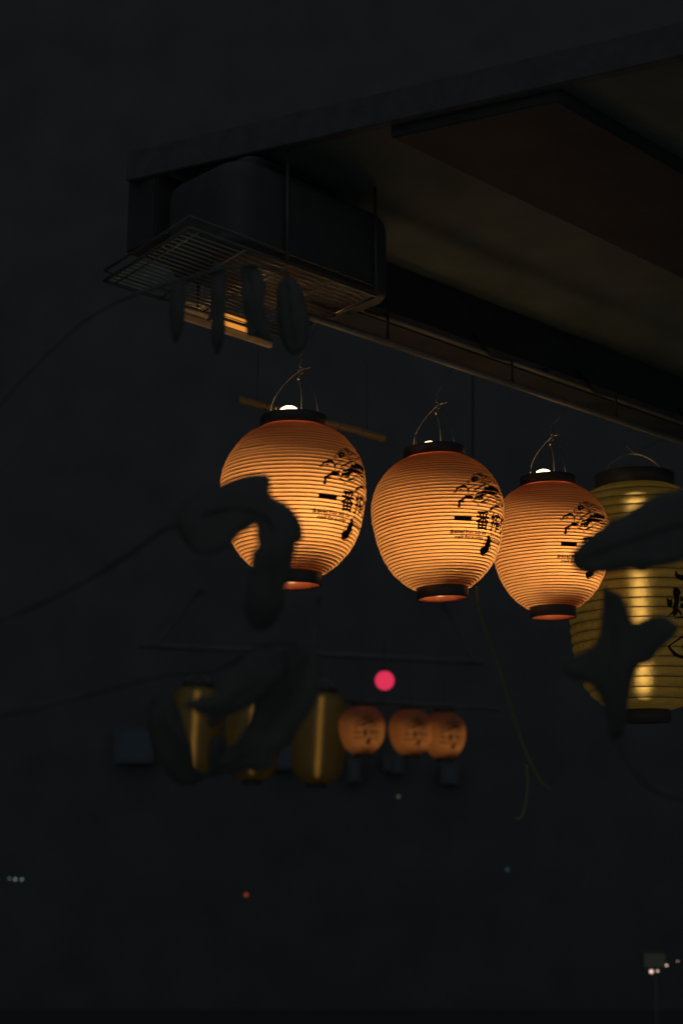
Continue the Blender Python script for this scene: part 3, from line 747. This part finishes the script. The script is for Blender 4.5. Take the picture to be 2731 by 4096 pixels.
# ================================================================== PLANTS in front (dark leaves close to the lens)
def leaf(root, pts, depth, tilt=(0, 0), cup=0.02, rib=None, name='leaf'):
    cx = sum(p[0] for p in pts) / len(pts); cy = sum(p[1] for p in pts) / len(pts)
    out = catmull([Vector((x, y, 0)) for x, y in pts], 4, True)
    sp = depth / FPX
    bm = bmesh.new()
    vs = [bm.verts.new(((p.x - cx) * sp, -(p.y - cy) * sp, 0)) for p in out]
    bm.faces.new(vs); refine(bm, 0.016)
    ext = max(v.co.length for v in bm.verts)
    ct = W(cx, cy, depth) - root.location
    me = bpy.data.meshes.new(name)
    for v in bm.verts:
        x, y = v.co.x, v.co.y
        dd = tilt[0] * x + tilt[1] * y + cup * ((x * x + y * y) / (ext * ext)) + 0.006 * noise.noise(Vector((x * 25, y * 25, cx)))
        k = 1 + dd / depth
        v.co = ct + (RT * x + UP * y) * k + (W(cx, cy, depth + dd) - W(cx, cy, depth))
    bm.to_mesh(me); bm.free(); me.polygons.foreach_set('use_smooth', [True] * len(me.polygons))
    o = obj(name, me, M['leaf'], root)
    so = o.modifiers.new('thickness', 'SOLIDIFY'); so.thickness = 0.0009
    if rib:
        P3 = []
        for x, y in rib:
            dx, dy = (x - cx) * sp, -(y - cy) * sp
            dd = tilt[0] * dx + tilt[1] * dy + cup * ((dx * dx + dy * dy) / (ext * ext)) - 0.002
            P3.append(W(x, y, depth + dd) - root.location)
        MB().tube(catmull(P3, 4), 0.0016, 6).build('midrib', M['bark'], o)
    return o
def stem(root, pts, r0, r1):
    P3 = catmull([W(*p) - root.location for p in pts], 5); n = len(P3)
    return MB().tube(P3, [r0 + (r1 - r0) * i / (n - 1) for i in range(n)], 8).build('stem', M['bark'], root)

base = W(-180, 3800, 1.60); base.z = 0
pl = thing('leafy_plant', base, 'dark leafy plant silhouetted on the left in front of the largest lantern', 'plant')
pr = thing('leafy_plant', Vector((0.66, 1.52, 0)), 'dark leafy plant silhouetted on the right over the yellow lantern', 'plant')
leaf(pl, [(740,2010),(810,1965),(886,1940),(922,1925),(958,1911),(999,1899),(1025,1897),(1062,1900),(1079,1910),(1083,1936),(1081,1965),(1086,1981),(1108,1997),(1137,2011),(1160,2028),(1180,2051),(1195,2075),(1203,2097),(1210,2126),(1211,2149),(1203,2166),(1189,2173),(1181,2194),(1176,2223),(1170,2252),(1166,2290),(1152,2330),(1138,2360),(1136,2420),(1090,2500),(1020,2520),(980,2450),(985,2380),(998,2300),(1005,2252),(1008,2223),(1011,2200),(1027,2191),(1031,2166),(1024,2148),(1026,2120),(1021,2106),(1010,2104),(1000,2113),(985,2121),(965,2131),(947,2151),(931,2168),(880,2210),(800,2220),(730,2160),(705,2080)], 1.5, (0.1, 0.25), 0.03, [(720,2100),(900,2030),(1060,2060),(1110,2180),(1090,2350),(1050,2500)])
leaf(pl, [(735,2822),(770,2797),(835,2784),(875,2765),(905,2700),(960,2640),(1040,2590),(1130,2600),(1150,2680),(1090,2760),(1030,2812),(1000,2825),(960,2845),(910,2862),(870,2871),(830,2863),(790,2851),(757,2834)], 1.5, (0.2, 0.1), 0.02, [(740,2822),(870,2820),(1000,2740),(1110,2630)])
leaf(pl, [(1024,2806),(1010,2850),(982,2905),(954,2957),(925,2985),(900,3006),(872,3040),(885,3075),(911,3091),(947,3098),(975,3088),(994,3080),(1026,3092),(1060,3080),(1084,3066),(1094,3040),(1101,3018),(1116,3008),(1165,2966),(1197,2911),(1240,2850),(1262,2809),(1276,2745),(1290,2660),(1270,2600),(1200,2560),(1120,2620),(1060,2730)], 1.55, (-0.1, 0.2), 0.02, [(890,3060),(1010,2980),(1140,2800),(1230,2610)])
leaf(pl, [(610,2790),(640,2770),(672,2778),(700,2812),(716,2838),(735,2900),(760,2980),(788,3082),(830,3090),(880,3088),(905,3094),(870,3102),(800,3120),(770,3140),(690,3120),(620,3000),(590,2880)], 1.6, (0.2, -0.1), 0.02, [(620,2780),(690,2950),(790,3100)])
leaf(pl, [(838,2965),(850,2950),(872,2948),(897,2956),(902,3005),(890,3050),(880,3090),(850,3096),(838,3080),(834,3030)], 1.6, (0, 0.1), 0.005)
leaf(pl, [(828,2880),(842,2868),(870,2872),(884,2884),(870,2900),(852,2912),(840,2905)], 1.6, (0, 0.1), 0.003)
# drooping long leaflets in front of the wire shelf
leaf(pl, [(700,1120),(735,1130),(742,1200),(738,1280),(722,1345),(700,1375),(686,1330),(680,1250),(684,1170)], 2.0, (0, 0.2), 0.01)
leaf(pl, [(852,1060),(880,1050),(898,1100),(903,1180),(902,1260),(900,1330),(884,1400),(866,1420),(848,1370),(843,1290),(844,1200),(845,1110)], 2.0, (0, 0.2), 0.01, [(868,1070),(872,1230),(868,1400)])
leaf(pl, [(965,1080),(1000,1060),(1040,1080),(1060,1140),(1058,1220),(1068,1290),(1085,1350),(1090,1372),(1060,1362),(1039,1350),(1010,1346),(988,1342),(984,1300),(978,1240),(966,1160)], 2.0, (0.1, 0.2), 0.012, [(1000,1075),(1015,1200),(1030,1335)])
leaf(pl, [(1118,1130),(1160,1110),(1200,1150),(1230,1240),(1240,1330),(1215,1400),(1170,1420),(1130,1370),(1110,1290),(1108,1200)], 2.05, (0.1, 0.2), 0.012, [(1150,1120),(1170,1260),(1190,1400)])
stem(pl, [(-150, 2520, 1.60), (150, 2420, 1.62), (450, 2260, 1.60), (640, 2130, 1.55), (720, 2095, 1.52)], 0.0035, 0.0025)
stem(pl, [(-150, 2900, 1.60), (300, 2790, 1.62), (650, 2700, 1.62), (860, 2680, 1.58), (1060, 2580, 1.55), (1190, 2570, 1.56)], 0.0035, 0.0022)
stem(pl, [(-150, 1800, 1.60), (100, 1500, 1.75), (400, 1240, 1.9), (760, 1110, 2.0), (1000, 1060, 2.02), (1160, 1100, 2.06)], 0.0035, 0.002)
pts = [Vector((0, 0, 0)), Vector((-0.03, 0.01, 0.7)), loc(W(-160, 2900, 1.60), pl), loc(W(-155, 2520, 1.60), pl), loc(W(-150, 1790, 1.60), pl)]
MB().tube(catmull(pts, 6), [0.018 - 0.011 * i / 24 for i in range(25)], 8).build('stem', M['bark'], pl)

leaf(pr, [(2282,2232),(2287,2211),(2317,2177),(2362,2141),(2398,2119),(2438,2083),(2478,2065),(2523,2038),(2559,2016),(2603,1989),(2643,1971),(2706,1958),(2760,1935),(2850,1925),(2920,2000),(2925,2100),(2860,2190),(2780,2225),(2731,2240),(2706,2253),(2657,2266),(2608,2273),(2581,2286),(2554,2289),(2523,2280),(2487,2284),(2451,2287),(2416,2293),(2371,2296),(2322,2288),(2295,2271),(2284,2252)], 1.45, (0.15, 0.2), 0.025, [(2290,2235),(2480,2170),(2680,2100),(2910,2060)])
leaf(pr, [(2411,2351),(2442,2362),(2474,2380),(2496,2411),(2512,2455),(2523,2488),(2545,2489),(2576,2477),(2621,2465),(2661,2471),(2688,2489),(2711,2512),(2701,2536),(2675,2565),(2643,2592),(2617,2623),(2603,2646),(2575,2658),(2550,2668),(2532,2704),(2518,2757),(2509,2820),(2500,2890),(2480,2960),(2440,2960),(2425,2880),(2405,2812),(2391,2780),(2372,2752),(2352,2734),(2310,2725),(2265,2705),(2240,2668),(2270,2635),(2309,2618),(2353,2596),(2378,2575),(2392,2545),(2402,2480),(2407,2420)], 1.5, (0.1, 0.2), 0.025, [(2425,2370),(2460,2560),(2470,2780),(2465,2940)])
stem(pr, [(2910, 2060, 1.45), (2960, 2300, 1.47), (2990, 2700, 1.5), (3000, 3400, 1.5)], 0.003, 0.007)
stem(pr, [(2465, 2950, 1.5), (2600, 3150, 1.5), (2850, 3200, 1.5), (2995, 3200, 1.5)], 0.003, 0.005)
q0 = loc(W(3000, 3400, 1.5), pr)
MB().tube(catmull([Vector((0, 0, 0)), Vector((0.02, 0.01, 0.5)), Vector((0.0, 0.0, 1.0)), q0], 6), [0.016 - 0.008 * i / 18 for i in range(19)], 8).build('stem', M['bark'], pr)

# ================================================================== FAR SIDE: shop building, awning, small lights
fb = thing('shop_building', Vector((0, 13, 0)), 'unlit shop building across the way behind the far lanterns', 'building')
MB().cbox((0, 0.3, 6.5), 40, 0.5, 13).build('wall', M['wall'], fb, smooth=False)
MB().cbox((0, 0.25, 13.1), 40.6, 0.7, 0.2).build('roof', M['roof'], fb, smooth=False)
def window(px0, py0, px1, py1, y=12.98, mat='blueglow'):
    def hit(px, py): v = ray(px, py); return CAM + v * ((y - CAM.y) / v.y)
    p, q = hit(px0, py0), hit(px1, py1); c = (p + q) / 2 - fb.location; wd, ht = abs(q.x - p.x), abs(q.z - p.z)
    f = MB()
    for sx in (-1, 1): f.cbox((c.x + sx * (wd / 2 + 0.02), c.y, c.z), 0.04, 0.06, ht + 0.08)
    for sz in (-1, 1): f.cbox((c.x, c.y, c.z + sz * (ht / 2 + 0.02)), wd, 0.06, 0.04)
    fo = f.build('window', M['frame'], fb, smooth=False)
    MB().cbox((c.x, c.y + 0.005, c.z), wd, 0.02, ht).build('pane', M[mat], fo, smooth=False)
window(478, 2925, 600, 3035); window(1405, 3040, 1425, 3110); window(1548, 3035, 1552, 3065); window(1580, 3035, 1600, 3075); window(1778, 3070, 1818, 3118)
window(1105, 2985, 1165, 3060)
aw = thing('awning_frame', W(1400, 2650, 9.7), 'dim timber awning frame above the far lanterns', 'awning')
def AW(px, py, d): return loc(W(px, py, d), aw)
MB().tube([AW(560, 2580, 9.9), AW(1930, 2650, 10.0)], 0.022, 8).build('beam', M['timber'], aw)
MB().tube([AW(1380, 2800, 10.3), AW(2000, 2838, 10.4)], 0.016, 8).build('beam', M['timber'], aw)
for px, py in ((620, 2583), (1250, 2615), (1900, 2648)):
    t = AW(px, py, 9.95); MB().tube([t, Vector((t.x, 13.05 - aw.location.y, t.z + 0.9))], 0.012, 8).build('stay', M['wall'], aw)
rp = W(1538, 2722, 9.2)
rd = thing('round_lamp', rp, 'glowing pinkish red round lamp above the far lanterns', 'lamp')
g = MB().lathe([(-0.062 * math.cos(math.pi * k / 16), max(0.0005, 0.062 * math.sin(math.pi * k / 16))) for k in range(17)], 32); g.build('globe', M['redlamp'], rd)
MB().lathe([(0.058, 0.02), (0.085, 0.022), (0.088, 0.008), (0.25, 0.006)], 16).build('lamp_holder', M['plastic'], rd)

# slack cable and hose hanging behind the second lantern
cbp = [W(1905, 2340, 4.6), W(1915, 2440, 4.65), W(1955, 2560, 4.8), W(2000, 2690, 5.0), W(2050, 2860, 5.2), W(2090, 2980, 5.3), W(2150, 3110, 5.4), W(2200, 3160, 5.5)]
ck = thing('slack_hose', cbp[0], 'thin olive hose hanging slack behind the middle lantern', 'hose')
MB().tube(catmull([p - cbp[0] for p in cbp], 6), 0.0065, 8).build('hose_run', M['hose'], ck)
MB().tube([p - cbp[0] for p in (W(1905, 2345, 4.6), W(1890, 2000, 4.5), W(1890, 1450, 4.3))], 0.0045, 8).build('upper_cord', M['cord'], ck)
cbq = [W(2105, 3060, 5.6), W(2108, 3160, 5.6), W(2088, 3262, 5.6), W(2060, 3275, 5.6)]
MB().tube(catmull([p - cbp[0] for p in cbq], 5), 0.005, 8).build('hose_end', M['hose'], ck)

# small distant lights
def pin(px, py, d, rad, mat, lb):
    p = W(px, py, d); o = thing('small_lamp', p, lb, 'lamp', 'small distant lights')
    MB().lathe([(-rad * math.cos(math.pi * k / 8), max(0.0003, rad * math.sin(math.pi * k / 8))) for k in range(9)], 16).build('bulb', M[mat], o)
    MB().lathe([(rad * 0.9, rad * 0.5), (rad * 1.8, rad * 0.6), (rad * 1.9, rad * 0.1)], 12).build('holder', M['plastic'], o)
pin(39, 3514, 12, 0.006, 'pinblue', 'leftmost of three faint lights low at the left edge')
pin(62, 3517, 12, 0.009, 'pingreen', 'greenish middle one of three faint lights at left')
pin(89, 3517, 12, 0.009, 'pinblue', 'bluish right one of three faint lights low at left')
pin(1593, 3186, 10, 0.014, 'pingrey', 'faint grey light just below the far orange lanterns')
pin(2028, 3478, 11, 0.013, 'pinteal', 'faint teal light low in the middle of the street')
pin(985, 3579, 11, 0.016, 'pinred', 'single tiny dull red light low in the dark street')
pin(2603, 3886, 9, 0.011, 'pinbulb', 'brightest of the small pinkish lights in the lower right corner')
pin(2628, 3884, 9, 0.006, 'pinbulb', 'fainter pinkish light beside the brightest one, lower right')
pin(2664, 3861, 9, 0.006, 'pinbulb', 'small pinkish light at the corner of the dim sign')
pin(2708, 3846, 9, 0.003, 'pinbulb', 'tiniest pinkish light by the right edge, low down')
sg = thing('light_box_sign', W(2615, 3842, 9.3), 'dim greenish grey light box low at the right', 'sign')
MB().cbox((0, 0.02, 0), 0.15, 0.05, 0.10).build('case', M['frame'], sg, smooth=False)
MB().cbox((0, -0.008, 0), 0.138, 0.004, 0.088).build('panel', M['greyglow'], sg, smooth=False)
MB().tube([Vector((0, 0.02, -0.05)), Vector((0, 0.02, -sg.location.z))], 0.015, 8).build('post', M['frame'], sg)
